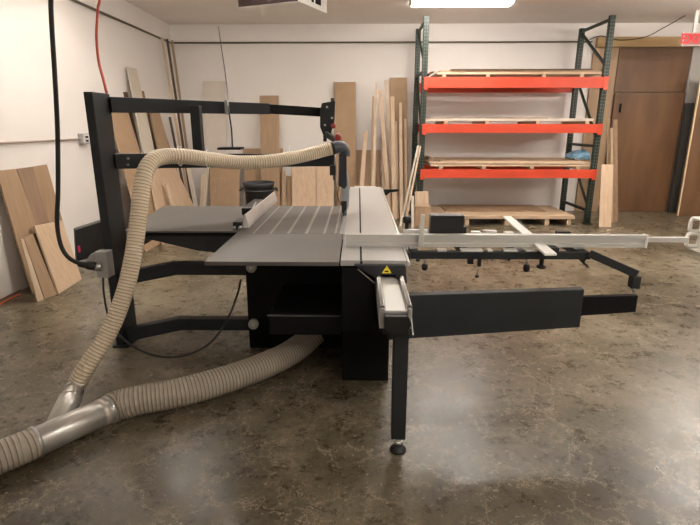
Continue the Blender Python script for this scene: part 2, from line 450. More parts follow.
for v0, v1 in ((77, 88), (124, 133), (169.5, 178)):
    z1 = P(520, v0, y=yf - .02).z; z0 = P(520, v1, y=yf - .02).z
    levels.append(z1)
    for yy in (yf - .03, yr + .05):
        bm_ = MB().box((xL1 - .01, yy, z0), (xR1 + pw / 2 - .015, yy + .045, z1 - .035), bev=.004)
        bm_.box((xL1 - .01, yy + (.0 if yy < 9 else 0), z1 - .036), (xR1 + pw / 2 - .015, yy + .03, z1), bev=.003)
        bo = bm_.build('beam', orange, rk)
        for xc in (xL1 + .022, xR1):
            MB().box((xc - pw / 2 + .010, yy - .008, z0 - .03), (xc + pw / 2 - .010, yy + .0, z1 + .005), bev=.002).build('beam_connector', orange, bo)

def sheets(z, u0, u1, names, sticks, mats, y0=8.42, y1=9.4, th=.019):
    """stack of sheets on stickers. names: list of (label, du0, du1, dy)"""
    zz = z
    for lab, u in sticks:
        xs = XU(u, y0, z)
        tag(MB().box((xs - .03, y0 + .0, zz), (xs + .03, y1, zz + .045), bev=.002).build('spacer_block', plyh), lab, 'wood block')
    zz += .0455
    for k, (lab, a0, a1, dy, m, tt) in enumerate(names):
        xa = max(XU(u0 + a0, y0, z), xL1 + pw / 2 + .006); xb = min(XU(u1 + a1, y0, z), xR1 - pw / 2 - .006)
        tag(MB().box((xa, y0 + dy, zz), (xb, y1 - .02 * (k % 2), zz + tt)).build('plywood_sheet', m), lab, 'sheet')
        zz += tt + .0006
    return zz
sheets(levels[0], 437, 604, [
    ('bottom pale plywood sheet in stack on the top rack shelf', 0, 2, .0, plyh, .032),
    ('middle plywood sheet in stack on the top rack shelf', 3, -2, .02, tan, .026),
    ('dark thin sheet topping the stack on the top rack shelf', 14, -12, .0, darkw, .02)],
    [(f'wood spacer under the top shelf stack, {w} one', u) for w, u in (('leftmost', 444), ('second from left', 488), ('third from left', 544), ('rightmost', 582))], plyh)
sheets(levels[1], 425, 593, [
    ('lower pale plywood sheet on the middle rack shelf', 0, 0, .0, cream, .04),
    ('dark brown sheet topping the stack on the middle rack shelf', 5, -45, .0, umber, .014)],
    [(f'wood spacer under the middle shelf stack, {w} one', u) for w, u in (('leftmost', 446), ('second from left', 487), ('third from left', 538), ('rightmost', 587))], plyh)
z3 = sheets(levels[2], 427, 590, [
    ('lowest plywood sheet in stack on the bottom orange shelf', 3, 0, .0, plyh, .03),
    ('thin dark sheet sandwiched in stack on the bottom orange shelf', 0, -50, .01, darkw, .012),
    ('light plywood sheet second from top on the bottom orange shelf', 2, 2, .015, pine, .026),
    ('top light plywood sheet of stack on the bottom orange shelf', 14, -6, .05, plyh, .014)],
    [(f'wood spacer under the bottom orange shelf stack, {w} one', u) for w, u in (('leftmost', 441), ('second from left', 484), ('third from left', 532), ('rightmost', 578))], plyh)
# bunched offcuts at left end of stacks
for lv, u, lb in ((levels[0] + .047, 428, 'top'), (z3 + .001, 426, 'bottom')):
    for k in range(3):
        x0 = XU(u + k * 2, yf + .05, lv); zq = lv + .002 + k * .017
        tag(MB().hull8([(x0, yf + .02 + .03 * k, zq), (x0 + .04, yf - .0 + .03 * k, zq), (x0 + .04, yf + .7, zq), (x0, yf + .7, zq),
                        (x0, yf + .02 + .03 * k, zq + .015), (x0 + .04, yf + .0 + .03 * k, zq + .015), (x0 + .04, yf + .7, zq + .015), (x0, yf + .7, zq + .015)]).build('wood_offcut', [umber, darkw, mdf][k]),
            f'thin {["reddish", "near-black", "brown"][k]} offcut strip at the left end of the {lb} orange shelf load', 'offcut')
# blue plastic bag
bm = MB()
import mathutils.noise as mn
base = P(577, 161, y=8.75)
bmesh.ops.create_icosphere(bm.bm, subdivisions=4, radius=1)
for v_ in bm.bm.verts:
    n = mn.noise(v_.co * 2.3) * .35 + mn.noise(v_.co * 6) * .12
    v_.co = Vector((v_.co.x * (.19 + .06 * n), v_.co.y * (.22 + .06 * n), max(-.4, v_.co.z) * (.10 + .07 * n + .05 * v_.co.x)))
mnz = min(v_.co.z for v_ in bm.bm.verts)
for v_ in bm.bm.verts: v_.co += Vector((base.x, 8.75, z3 + .001 - mnz))
tag(bm.build('plastic_bag', bluep), 'crumpled blue plastic bag lying on the bottom orange shelf load', 'bag')
# low platform pallet on the floor
pl = thing('wooden_platform', 'low wooden platform of plywood on legs under the rack', 'pallet', (2.4, 8.8, 0))
yq0, yq1 = 8.25, 9.35
zq = P(500, 216, y=yq0).z
xa, xb = XU(434, yq0, zq), XU(575, yq0, zq)
MB().box((xa, yq0, zq - .05), (xb, yq1, zq + .006), bev=.003).build('deck', plyh, pl)
for u in (439, 467, 507, 547, 569):
    xs = XU(u, yq0 + .02, .05)
    MB().box((xs - .035, yq0 + .02, 0), (xs + .035, yq1 - .05, zq - .0505), bev=.002).build('runner', plyh, pl)
MB().box((xa + .25, yq0 + .35, zq + .0065), (xb - .35, yq1 - .03, zq + .025)).build('loose_top_sheet', tan, pl)

# ------------------------------------------------------------------ leaning boards
def slab(name, m, bl, br, tr, tl, th, label, cat='board', group=None, back=None):
    bl, br, tr, tl = map(Vector, (bl, br, tr, tl))
    n = (br - bl).cross(tl - bl); n.z = 0
    if n.length < 1e-6: n = Vector((0, 1, 0))
    n.normalize()
    if back is None: back = Vector((0, 1, 0)) 
    if n.dot(Vector(back)) < 0: n = -n
    d = n * th
    o = MB().hull8([bl, br, tr, tl, bl + d, br + d, tr + d, tl + d], bev=.0015).build(name, m)
    return tag(o, label, cat, group)

def wboard(m, u0, u1, vt, b0, b1, yb, yt, th, label, name='board', cat='board', zb=0.002, dvt=0, group=None):
    """board leaning on the back wall"""
    tl = P(u0, vt, y=yt); tr = P(u1, vt + dvt, y=yt)
    bl = Vector((XU(b0, yb, zb), yb, zb)); br = Vector((XU(b1, yb, zb), yb, zb))
    return slab(name, m, bl, br, tr, tl, th, label, cat, group)

def lboard(m, tl, tr, bl, br, gap, th, label, name='board', cat='board'):
    """board leaning on the left wall, pixel corners; bottoms on the floor"""
    a = P(*bl, z=.002); b = P(*br, z=.002)
    c = P(*tr, x=XL + gap + th); d = P(*tl, x=XL + gap + th)
    return slab(name, m, a, b, c, d, th, label, cat, back=(-1, 0, 0))

# near group on the left wall
lboard(tan, (-3, 171), (16, 169), (33, 294), (58, 282), .02, .019, 'tall tan board leaning on left wall, farthest left of the near group')
lboard(umber2, (17, 169), (32, 167), (55, 281), (66, 275), .012, .018, 'dull purplish-brown board leaning on left wall behind the wide light panel')
lboard(tan, (32.3, 167), (47, 164.5), (62, 273.5), (75.5, 266.5), .008, .018, 'tan board with top corner highest in the near group on left wall')
lboard(ply, (35, 226), (62, 220.5), (59, 294), (82, 279), .17, .019, 'wide light plywood sheet low in front of the near group on left wall', 'plywood_board', 'panel')
lboard(tan, (24, 238), (33, 234.5), (45, 299), (57, 294.5), .27, .016, 'short tan board leaning in front of the near group on left wall')
lboard(pine, (21, 240), (23.8, 238.5), (38, 302), (44, 299.3), .27, .014, 'narrow pale strip leaning left of the short tan board', 'board')
lboard(darkw, (33.5, 236), (36.5, 233), (56.5, 294), (59, 292), .16, .02, 'dark narrow strip standing for the shaded gap beside the wide light sheet on left wall')  # dark strip fills the gap between the boards to paint its shade

# corner group on the left wall
lboard(tan, (108, 106), (126, 105), (146, 252), (167, 240), .07, .018, 'wide tan board on left wall seen between the saw post and overarm beams')
lboard(darkw, (124, 92), (127.5, 92), (152, 229), (158, 226), .004, .014, 'dark thin board edge behind the pale primed board near corner')
lboard(cream, (127.5, 67), (136.5, 68.5), (160, 236), (172, 229), .04, .02, 'tall pale primed board standing highest in the corner group, left wall')
lboard(umber, (140, 91), (144, 91), (166, 226), (172, 222), .03, .02, 'narrow dark brown strip just right of the tall pale primed board')
lboard(tan, (149.5, 108), (158.5, 108), (175, 229), (190, 220), .085, .018, 'tan board behind the overarm post strut in the corner group')
lboard(mdf, (158, 134.5), (166, 134.5), (178, 222), (192, 214), .05, .018, 'low brown fibreboard offcut leaning in corner left of long strips')
lboard(ply, (149, 170), (175, 167), (163, 245), (201, 220), .36, .018, 'wide light plywood panel leaning low in left corner behind the saw table', 'plywood_board', 'panel')
lboard(pine, (165.5, 184), (168.5, 184), (181, 238), (185, 235.5), .52, .012, 'slender pale strip leaning on the wide light panel in left corner')
# long strips in the corner
for k, (m, u, du, lb) in enumerate(((pine, 163.0, 2.0, 'pale'), (darkw, 165.2, 2.0, 'near-black'), (tan, 167.4, 2.2, 'tan'))):
    ya = 8.95 + .13 * k
    q0 = P(u, 38.5, x=XL + .06); q1 = P(u + du, 38.5, x=XL + .06)
    slab('wood_strip', m, (XU(u + 27, ya, .002), ya, .002), (XU(u + 27 + du * 1.3, ya, .002), ya, .002), (XL + .06 + .035, q0.y - .1 + .13 * k, q0.z), (XL + .06, q0.y - .1 + .13 * k, q0.z), .02, f'very tall {lb} strip standing in the back left corner', 'strip')
q0 = P(168.5, 117, x=XL + .05)
slab('wood_strip', darkw, (XU(188, 8.75, .002), 8.75, .002), (XU(191, 8.75, .002), 8.75, .002), (XL + .085, q0.y, q0.z), (XL + .05, q0.y, q0.z), .02, 'shorter dark strip left of the very tall corner strips', 'strip')
wboard(cream, 186, 190, 167, 196.5, 200.5, 8.65, 8.95, .02, 'short pale strip leaning right of the very tall corner strips', 'wood_strip', 'strip')

# along the back wall
YT = YB - .03
wboard(palew, 203, 225.5, 81, 207, 228, 9.45, 9.69, .018, 'tall pale wall-coloured panel behind the overarm on back wall', 'panel', 'panel')
wboard(mdf, 243, 283, 148.5, 245, 282, 9.4, 9.68, .018, 'wide brown panel low on back wall behind tan plank', 'panel', 'panel')
wboard(tan, 259.5, 278.5, 95.5, 262, 280, 9.3, 9.6, .018, 'tall light tan plank on back wall left of overarm end', 'board')
wboard(mdf, 209, 240, 165, 210, 239, 9.2, 9.5, .018, 'brown panel behind the lower framed light panel left of bin', 'panel', 'panel')
wboard(tan, 210, 239.5, 178, 210, 239.5, 9.1, 9.4, .018, 'square tan panel leaning in front left of the bin', 'panel', 'panel')
wboard(cream, 205, 209, 167, 201, 205, 9.05, 9.38, .02, 'pale strip tilted right beside the square tan panel', 'wood_strip', 'strip')
wboard(pine, 201, 205, 175, 199, 203, 9.0, 9.3, .02, 'shorter pale strip left of the tilted one by the square panel', 'wood_strip', 'strip')
wboard(tan, 282, 286, 171, 282, 286, 9.25, 9.5, .02, 'narrow tan strip left of the pair of pale plywood panels', 'wood_strip', 'strip')
wboard(mdf, 286.5, 291, 176, 286.5, 291, 9.3, 9.55, .02, 'narrow brown strip touching the pair of pale plywood panels', 'wood_strip', 'strip')
wboard(ply, 291.5, 315.6, 167, 292, 316, 9.2, 9.5, .018, 'pale plywood panel behind main table, left one of the pair', 'plywood_board', 'panel')
wboard(ply, 316, 334, 164, 316.4, 334, 9.22, 9.52, .018, 'pale plywood panel behind main table, right one of the pair', 'plywood_board', 'panel')
wboard(pine, 333.5, 336, 81.5, 335, 337.5, 9.45, 9.7, .02, 'pale thin strip behind the tall brown board by the guard', 'wood_strip', 'strip')
wboard(mdf, 335.5, 355.7, 82, 337.5, 356.5, 9.35, 9.62, .018, 'tall brown fibreboard plank on back wall behind the blade guard')
wboard(tan, 355.8, 380, 150, 356.6, 381, 9.4, 9.68, .018, 'low wide tan panel behind sticks at back wall', 'panel', 'panel')
wboard(mdf, 390, 407, 77.5, 391, 409, 9.4, 9.69, .018, 'wide brown board behind the thin sticks left of the rack')
sticks = [(364, 367.5, 131, 357, 362, 8.9, 'pale short stick leaning farthest left of the stick bunch'),
          (372.2, 374.5, 96, 370, 372.6, 9.15, 'brownish stick behind the tall pointed one in stick bunch'),
          (375.4, 377.4, 82, 370.5, 374.5, 8.95, 'tall pale pointed stick tilted right in the stick bunch'),
          (378.3, 382, 90, 388, 392, 8.9, 'stick crossing to the right from the pointed one'),
          (380.5, 383, 106, 383, 386, 9.0, 'thin middle-height stick behind the crossing stick'),
          (384.5, 388, 80, 393, 397, 9.05, 'tallest stick left of the wide brown board'),
          (390.3, 394.3, 96.5, 392.5, 397, 8.75, 'square pale stick in front of the wide brown board'),
          (395, 397.3, 121, 396, 398.7, 8.85, 'thin shorter stick between two square ones'),
          (399, 401.8, 102.5, 400, 403.5, 8.7, 'square pale stick near the right edge of wide brown board'),
          (404, 406.5, 119, 405, 408, 8.95, 'lower stick farthest right in the bunch')]
for k, (a0, a1, vt, b0, b1, yb, lb) in enumerate(sticks):
    wboard(pine if k % 3 else ply, a0, a1, vt, b0, b1, yb, yb + (9.38 - yb) * .9 if yb > 8.8 else 9.3, .022, lb, 'wood_stick', 'stick', group='sticks leaning at the back wall')
# poles leaning against the rack
for k, (u, b, yb) in enumerate(((417.5, 399.5, 8.15), (419.7, 403.5, 8.1))):
    wboard(pine if k else cream, u, u + 1.7, 145 + k, b, b + 2.2, yb, 8.33, .02, ['slender pale batten tilted against left rack upright, the left one', 'slender pale batten tilted against left rack upright, the right one'][k], 'wood_batten', 'batten')
# box and boards at the foot of the left upright
yb = 8.12
bx0, bx1 = XU(415, yb, .15), XU(431, yb, .15); bzt = P(423, 206.5, y=yb).z
tag(MB().box((bx0, yb, 0), (bx1, yb + .17, bzt), bev=.003).build('wood_block', tan), 'square tan wooden block on floor at the left rack foot', 'wood block')
wboard(pine, 414.8, 428.3, 191.5, 415.5, 429, 8.31, 8.345, .015, 'pale board standing upright behind the square tan block')
wboard(cream, 411.3, 414.2, 196, 411.3, 414.2, 7.95, 7.98, .02, 'narrow pale board edge left of the square tan block')
# right of the rack
wboard(ply, 601.5, 613.5, 164.5, 599, 611, 8.1, 8.3, .018, 'short pale plywood board leaning right of the rack', dvt=0)
wboard(umber, 613.3, 617.5, 119.5, 613.5, 618, 8.6, 9.2, .02, 'tall dark brown board on the plywood door right of rack')
wboard(mdf, 606.5, 610, 119, 607, 611, 8.75, 9.3, .02, 'brown narrow board just right of the right rack upright')
wboard(tan, 610.2, 613, 128, 611.4, 613.4, 8.5, 9.05, .02, 'tan narrow board between two brown ones right of rack')

# ------------------------------------------------------------------ rubbish bin
yb = 7.7; xb = XU(259, yb, .7); zt_ = P(259, 182, y=yb).z
R_ = 14.8 / F * 7.9
bn = thing('rubbish_bin', 'round dark grey plastic rubbish bin with handles behind the rip fence', 'bin', (xb, yb, 0))
MB().lathe((xb, yb, 0), (xb, yb, 1), [(0.0, R_ * .78), (.01, R_ * .8), (zt_ - .07, R_ * .95), (zt_ - .068, R_ * 1.0), (zt_ - .005, R_ * 1.03), (zt_, R_ * 1.0), (zt_ - .001, R_ * .96), (.05, R_ * .74)], 36).build('body', trashm, bn)
for s_ in (-1, 1):
    MB().tube(spline([(xb + s_ * (R_ * .97), yb - .07, zt_ - .08), (xb + s_ * (R_ + .05), yb - .06, zt_ - .12), (xb + s_ * (R_ + .05), yb + .06, zt_ - .12), (xb + s_ * (R_ * .97), yb + .07, zt_ - .08)], .02), lambda i: .014, 8).build('handle', trashm, bn)
MB().lathe((xb, yb, zt_ - .13), (xb, yb, 1), [(0, R_ * .93), (.003, R_ * .985), (.02, R_ * .985), (.023, R_ * .93)], 36).build('rib', trashm, bn)

# ------------------------------------------------------------------ the panel saw
sw = thing('panel_saw', 'large black sliding table panel saw with aluminium sliding table and overarm', 'saw', (-.3, 3.6, 0))
ZT = .90
cb = MB()
cb.box((-.80, 3.44, .004), (-.1, 4.7, .855), bev=.008)
cabinet = cb.build('cabinet', dark, sw)
MB().box((-.098, 2.95, .004), (.20, 4.9, .70), bev=.006).build('side_base', dark, sw)
lp = MB().box((-.53, 2.80, .385), (-.098, 3.438, .506), bev=.006).build('lower_cover', dark, sw)
MB().box((-.535, 2.79, .508), (-.098, 2.81, .512)).build('cover_lip', mat('lighter_edge', (.12, .12, .12), .4), lp)  # thin lip line, lighter than the cover
# round bolt discs on the front of the cabinet
for (u, v) in ((251, 268), (253, 325)):
    q = P(u, v, y=3.40)
    g = MB().cyl((q.x, 3.438, q.z), (q.x, 3.40, q.z), .036, 24).build('levelling_disc', mat('disc_plastic', (.40, .40, .36), .5), sw)
    MB().cyl((q.x, 3.40, q.z), (q.x, 3.392, q.z), .012, 12).build('bolt', steel, g)
# tables
MB().box((-.815, 2.578, ZT - .022), (-.10, 3.302, ZT), bev=.002).build('front_extension_table', tablem, sw)
MB().box((-.79, 2.62, ZT - .034), (-.12, 3.28, ZT - .0225)).build('table_frame', dark, sw)
MB().box((-.815, 3.306, ZT - .04), (-.125, 4.49, ZT), bev=.002).build('main_table', stripem, sw)
MB().box((-.123, 3.306, ZT - .04), (-.094, 4.0, ZT - .001), bev=.001).build('blade_insert', alutop, sw)
lt = [(-1.60, 3.35), (-.819, 3.35), (-.819, 4.48), (-1.60, 4.48), (-1.77, 4.45), (-1.72, 4.0)]
MB().prism([(x, y, ZT - .011) for x, y in [(-1.60, 3.37), (-.819, 3.37), (-.819, 4.48), (-1.745, 4.48)]], (0, 0, .011), bev=.002).build('left_extension_table', tablem, sw)
MB().prism([(x, y, ZT - .042) for x, y in [(-1.55, 3.40), (-.83, 3.40), (-.83, 4.44), (-1.66, 4.44)]], (0, 0, .03)).build('table_frame', dark, sw)
# angled plate under the left table near the main table
MB().hull8([(-1.12, 3.42, .75), (-.82, 3.42, .72), (-.82, 3.46, .72), (-1.12, 3.46, .75), (-1.58, 3.42, .86), (-.82, 3.42, .86), (-.82, 3.46, .86), (-1.58, 3.46, .86)]).build('support_plate', black, sw)
# outrigger arms
for zc_, zl in ((.585, .565), (.15, .125)):
    m_ = MB().bar((-.805, 3.56, zc_), (-1.37, 3.56, zc_), .08, .09, bev=.006)
    m_.bar((-1.345, 3.56, zc_), (-1.73, 3.52, zl - .05), .08, .095, bev=.006)
    m_.build('outrigger_arm', black, sw)
# post
pt = MB().box((-1.80, 3.45, .004), (-1.74, 3.69, 1.81), bev=.004)
post = pt.build('overarm_post', black, sw)
MB().box((-1.82, 3.43, .0), (-1.70, 3.68, .012)).build('foot_plate', black, post)
for zz in (1.36, 1.31):
    pass
# upper beam
A1 = P(112, 104.7, y=3.68); A2 = P(268, 108.9, y=4.45); A3 = P(322, 112.3, y=4.72)
ub = MB().bar((-1.742, A1.y, A1.z), A2, .07, .104, bev=.004, h2=.086).build('upper_beam', black, sw)
MB().bar(A2, A3, .055, .075, bev=.003, h2=.076).build('telescopic_tube', dark, ub)
q = P(228, 107.5, y=4.16); MB().box((q.x - .012, 4.10, q.z - .055), (q.x + .012, 4.14, q.z + .055), bev=.003).build('cable_clamp', grey, ub)
# lower beam and strut
B1 = P(115, 161, y=3.66); B2 = P(333, 160, y=4.34)
lb_ = MB().bar((-1.742, B1.y, B1.z), B2, .07, .105, bev=.004, h2=.10).build('lower_beam', black, sw)
for vv in (158.7, 164.8):
    q = P(128, vv, y=3.655); MB().cyl((q.x, 3.69, q.z), (q.x - .004, 3.655, q.z), .008, 10).build('bolt', steel, lb_)
q = P(198, 135, y=3.9)
MB().box((q.x - .035, 3.86, B1.z + .03), (q.x + .035, 3.93, A1.z + .0), bev=.003).build('strut', black, sw)
q = P(230, 149, y=4.0); MB().box((q.x - .09, 3.96, q.z - .005), (q.x + .09, 4.10, q.z + .012), bev=.003).build('cable_plate', dark, sw)
# head plate at the end of upper beam
pts = [P(u, v, y=4.60) for u, v in ((322, 103), (335, 101), (334, 122), (330, 136), (324, 137), (320, 127), (320, 110))]
hd = MB().prism(pts, (0, .09, 0), bev=.003).build('head_bracket', black, sw)
MB().cyl(P(332.5, 104, y=4.62), P(332.5, 98, y=4.62), .016, 12).build('locking_stud', blackp, hd)
for u, v in ((327, 107), (325, 125), (332, 118)): 
    q = P(u, v, y=4.60); MB().cyl((q.x, 4.603, q.z), (q.x, 4.59, q.z), .010, 10).build('bolt', steel, hd)
lk = MB().bar(P(326, 134, y=4.58), P(340, 143, y=4.30), .03, .045, bev=.003).build('link_arm', black, sw)
MB().bar(P(325, 136, y=4.58), P(325, 140, y=4.50), .03, .03).build('pin', blackp, lk)
q = P(333.5, 126, y=4.5); MB().lathe(q + Vector((0, .05, 0)), q, [(0, .012), (.04, .014), (.045, .022), (.075, .022), (.08, .01)], 14).build('red_knob', red, sw, 'small red knob')
q = P(338, 138, y=4.25); MB().lathe(q - Vector((0, 0, .04)), q + Vector((0, 0, .05)), [(0, .012), (.02, .026), (.055, .028), (.07, .02), (.078, .006)], 16).build('red_knob', red, sw, 'red knob on top of the guard')
# guard: elbow, arm and blade cover
g0 = P(333, 148.5, y=4.22); g1 = P(344, 148, y=4.19)
gd = MB()
el = [P(332.5, 148.5, y=4.13), P(338, 147, y=4.15), P(343, 148, y=4.18), P(344.8, 152, y=4.19), P(344.6, 157, y=4.19)]
gd.tube(spline(el, .01), lambda i: .050 if i < 10 else .044, 22)
bg = gd.build('extraction_elbow', mat('elbow_grey', (.085, .095, .115), .35), sw)
pts = [P(u, v, y=4.22) for u, v in ((339.2, 153), (346.8, 153), (347, 184), (345, 187.5), (338.8, 184))]
MB().prism([p_ - Vector((0, .08, 0)) for p_ in pts], (0, -.03, 0), bev=.006).build('guard_arm', mat('guard_blue_black', (.025, .028, .038), .35), sw)
pts = [P(u, v, y=4.17) for u, v in ((341.3, 186), (345.5, 164), (348.6, 178), (349.6, 194), (348.6, 206), (346, 212.5), (342.4, 212), (341.2, 203))]
MB().prism(pts, (0, -.05, 0), bev=.006).build('blade_guard', mat('guard_silver_grey', (.36, .39, .42), .35), sw)
pts = [P(u, v, y=4.115) for u, v in ((341, 201), (346.8, 201), (346.6, 209), (344.8, 213.6), (342, 212.3))]
MB().prism(pts, (0, -.012, 0), bev=.003).build('guard_tip', blackp, sw)
MB().cyl(P(335, 141, y=4.13), P(335.5, 184, y=4.13), .006, 8).build('guide_rod', steel, sw)
MB().cyl(P(332.5, 150, y=4.14), P(334, 180, y=4.14), .007, 8).build('guide_rod', blackp, sw)
q = P(333.5, 169, y=4.12); MB().box((q.x - .03, q.y - .02, q.z - .05), (q.x + .015, q.y + .02, q.z + .03), bev=.004).build('adjuster', blackp, sw)
MB().tube(spline([P(339, 186, y=4.15), P(337.5, 195, y=4.12), P(340, 203, y=4.12), P(342.5, 206, y=4.12)], .01), lambda i: .004, 6).build('guard_cord', blackp, sw)
# riving / saw blade slot under guard
MB().box((-.108, 3.75, ZT - .03), (-.104, 4.15, ZT + .035)).build('saw_blade', chrome, sw)
# rip fence
rf = MB()
fx = -.795
pf = [(fx + .03, ZT + .002), (fx + .03, ZT + .03), (fx + .012, ZT + .095), (fx, ZT + .095), (fx - .01, ZT + .03), (fx - .05, ZT + .028), (fx - .05, ZT + .002)]
rip = rf.prism([(x, 3.47, z) for x, z in pf], (0, 1.28, 0), bev=.002).build('rip_fence', alu, sw)
MB().box((fx - .14, 4.0, ZT + .002), (fx - .055, 4.5, ZT + .06), bev=.01).build('fence_carriage', blackp, rip)
MB().box((fx - .075, 3.44, ZT + .003), (fx - .01, 3.60, ZT + .05), bev=.006).build('fence_clamp', blackp, rip)
MB().cyl((fx - .02, 3.465, ZT + .016), (fx - .02, 3.40, ZT + .016), .010, 12).build('fence_pin', steel, rip)
MB().cyl((fx - .062, 3.44, ZT + .014), (fx - .062, 3.40, ZT + .014), .010, 12).build('fence_pin', steel, rip)
MB().bar((fx - .04, 3.9, ZT + .045), (fx - .015, 3.98, ZT + .11), .008, .014, bev=.002).build('clamp_lever', steel, rip)
# body that carries the rail
bd = MB()
pts = [(-.085, 2.60, .862), (.0, 2.60, .862), (.095, 2.60, .78), (.095, 2.60, .50), (-.085, 2.60, .50)]
bd.prism(pts, (0, 3.0, 0), bev=.004).build('rail_support_body', dark, sw)
MB().bar((.0, 2.597, .858), (.092, 2.597, .778), .004, .006).build('body_edge_trim', steel, sw)
# rail
xr0, xr1 = .098, .243; yr0 = 2.11; zr = .822
pr = [(xr0, .72), (xr0, zr - .008), (xr0 + .022, zr - .008), (xr0 + .024, zr - .02), (xr1 - .024, zr - .02), (xr1 - .022, zr - .008), (xr1, zr - .008), (xr1, .72)]
rail = MB().prism([(x, yr0, z) for x, z in pr], (0, 3.78, 0)).build('guide_rail', mat('rail_aluminium', (.50, .49, .48), .35, .4), sw)
MB().box((xr0 + .03, yr0 + .001, zr - .0195), (xr1 - .03, yr0 + 3.7, zr - .0165)).build('rail_channel', white, rail)
for xx in (xr0 + .012, xr1 - .012):
    MB().cyl((xx, yr0 - .006, zr), (xx, yr0 + 3.78, zr), .0115, 14).build('guide_rod', mat('rail_rod_steel', (.36, .35, .34), .25, .9), rail)
    MB().cyl((xx, yr0 + .012, zr - .012), (xx, yr0 - .016, zr - .012), .010, 10).build('rod_bolt', steel, rail)
# end cover under the rail
pts = [(xr0 + .03, zr - .03), (xr1 - .02, zr - .03), (xr1 - .005, zr - .07), (xr1 - .03, .705), (xr0 + .055, .705), (xr0 + .02, .735), (xr0 + .02, zr - .03)]
MB().prism([(x, yr0 - .04, z) for x, z in pts], (0, .04, 0), bev=.003).build('end_cover', blackp, rail)
MB().prism([(xr1 - .001, yr0 + .01, zr - .03), (xr1 + .006, yr0 - .03, .70), (xr1 + .012, yr0 + .02, .69), (xr1 + .012, yr0 + .5, .70), (xr1 + .004, yr0 + .5, zr - .03)], (-.004, 0, 0)).build('side_strip', white, rail)
MB().box((xr0 + .02, yr0 + .03, .675), (xr1 - .01, yr0 + 3.7, .72), bev=.004).build('rail_beam', black, rail)
# leg
lx, ly = .208, 2.235
leg = MB().box((lx - .037, ly - .035, .085), (lx + .034, ly + .035, .676), bev=.004).build('front_leg', black, sw)
MB().cyl((lx, ly, .02), (lx, ly, .088), .017, 16).build('levelling_rod', chrome, leg)
MB().lathe((lx, ly, .045), (lx, ly, .1), [(0, .024), (.012, .026), (.014, .024)], 6).build('nut', steel, leg)
MB().lathe((lx, ly, 0), (lx, ly, 1), [(0, .040), (.006, .042), (.014, .040), (.022, .026), (.034, .022)], 24).build('foot', rubber, leg)
# sliding table
sx0, sx1 = -.092, .262; sy0, sy1 = 2.615, 5.94
st = MB()
prf = [(sx0, ZT), (.012, ZT), (.012, ZT - .012), (.024, ZT - .012), (.024, ZT), (sx1, ZT), (sx1, ZT - .03), (sx0, ZT - .03)]
st.prism([(x, sy0, z) for x, z in prf], (0, sy1 - sy0, 0))
slide = st.build('sliding_table', alutop, sw)
MB().box((.0125, sy0 + .001, ZT - .014), (.0235, sy1 - .001, ZT - .0118)).build('slot_floor', dark, slide)
MB().box((sx1 - .001, sy0 + .001, ZT - .028), (sx1 + .004, sy1 - .001, ZT - .004)).build('edge_groove', dark, slide)
MB().box((sx0 + .1, sy0 + .012, ZT - .085), (sx1 - .01, sy1 - .02, ZT - .031)).build('carriage_body', charcoal, slide)
MB().cyl((sx1 + .012, sy0, ZT - .02), (sx1 + .012, sy1, ZT - .02), .011, 14).build('edge_rod', alu, slide)
MB().box((.012, sy0 - .004, ZT - .045), (.026, sy0 + .02, ZT - .004), bev=.001).build('slot_stop', blackp, slide)
cap = MB().prism([(x, sy0 - .03, z) for x, z in [(-.02, ZT - .018), (.255, ZT - .018), (.265, ZT - .12), (.225, ZT - .125), (.20, ZT - .072), (.115, ZT - .072), (.10, ZT - .10), (.07, ZT - .075)]], (0, .045, 0), bev=.003).build('front_cap', charcoal, slide)
q = Vector((.155, sy0 - .032, ZT - .062))
tri = MB().prism([q + Vector((-.026, 0, 0)), q + Vector((.026, 0, 0)), q + Vector((0, 0, .043))], (0, -.001, 0)).build('warning_label', yellow, cap)
MB().box((q.x - .012, q.y - .0016, q.z + .007), (q.x + .010, q.y - .0011, q.z + .015)).build('warning_mark', dark, tri)
MB().box((sx0 + .05, sy1, ZT - .05), (sx1 - .05, sy1 + .03, ZT + .006), bev=.004).build('rear_cap', white, slide)
# rear clamp handle
q = P(386, 192, y=5.5)
MB().prism([P(u, v, y=5.45) for u, v in ((383.5, 189.5), (399, 189.3), (398, 191.5), (390, 192.5), (386.5, 195.5), (385, 195))], (0, .05, 0), bev=.004).build('rear_handle', blackp, slide)
# crosscut fence
fy = 2.93; z0, z1 = P(346, 246.5, y=fy).z, P(346, 234.6, y=fy).z
xa, xb = XU(346, fy, .93), XU(645.5, fy, .93)
pf = [(fy, z0), (fy, z0 + .02), (fy + .010, z0 + .022), (fy + .010, z0 + .05), (fy, z0 + .052), (fy, z1), (fy + .045, z1), (fy + .045, z0)]
cf = MB().prism([(xa, y, z) for y, z in pf], (xb - xa, 0, 0)).build('crosscut_fence', fencem, sw)
MB().box((xb, fy - .003, z0 - .003), (xb + .012, fy + .048, z1 + .003), bev=.002).build('fence_end_cap', white, cf)
MB().box((xa - .006, fy - .002, z0 - .002), (xa, fy + .046, z1 + .002), bev=.001).build('fence_end_cap', white, cf)
q = P(660, 240.5, y=fy)
MB().box((xb + .012, fy + .01, q.z - .014), (XU(690, fy, .95), fy + .035, q.z + .016), bev=.002).build('extension_rod', alu, cf)
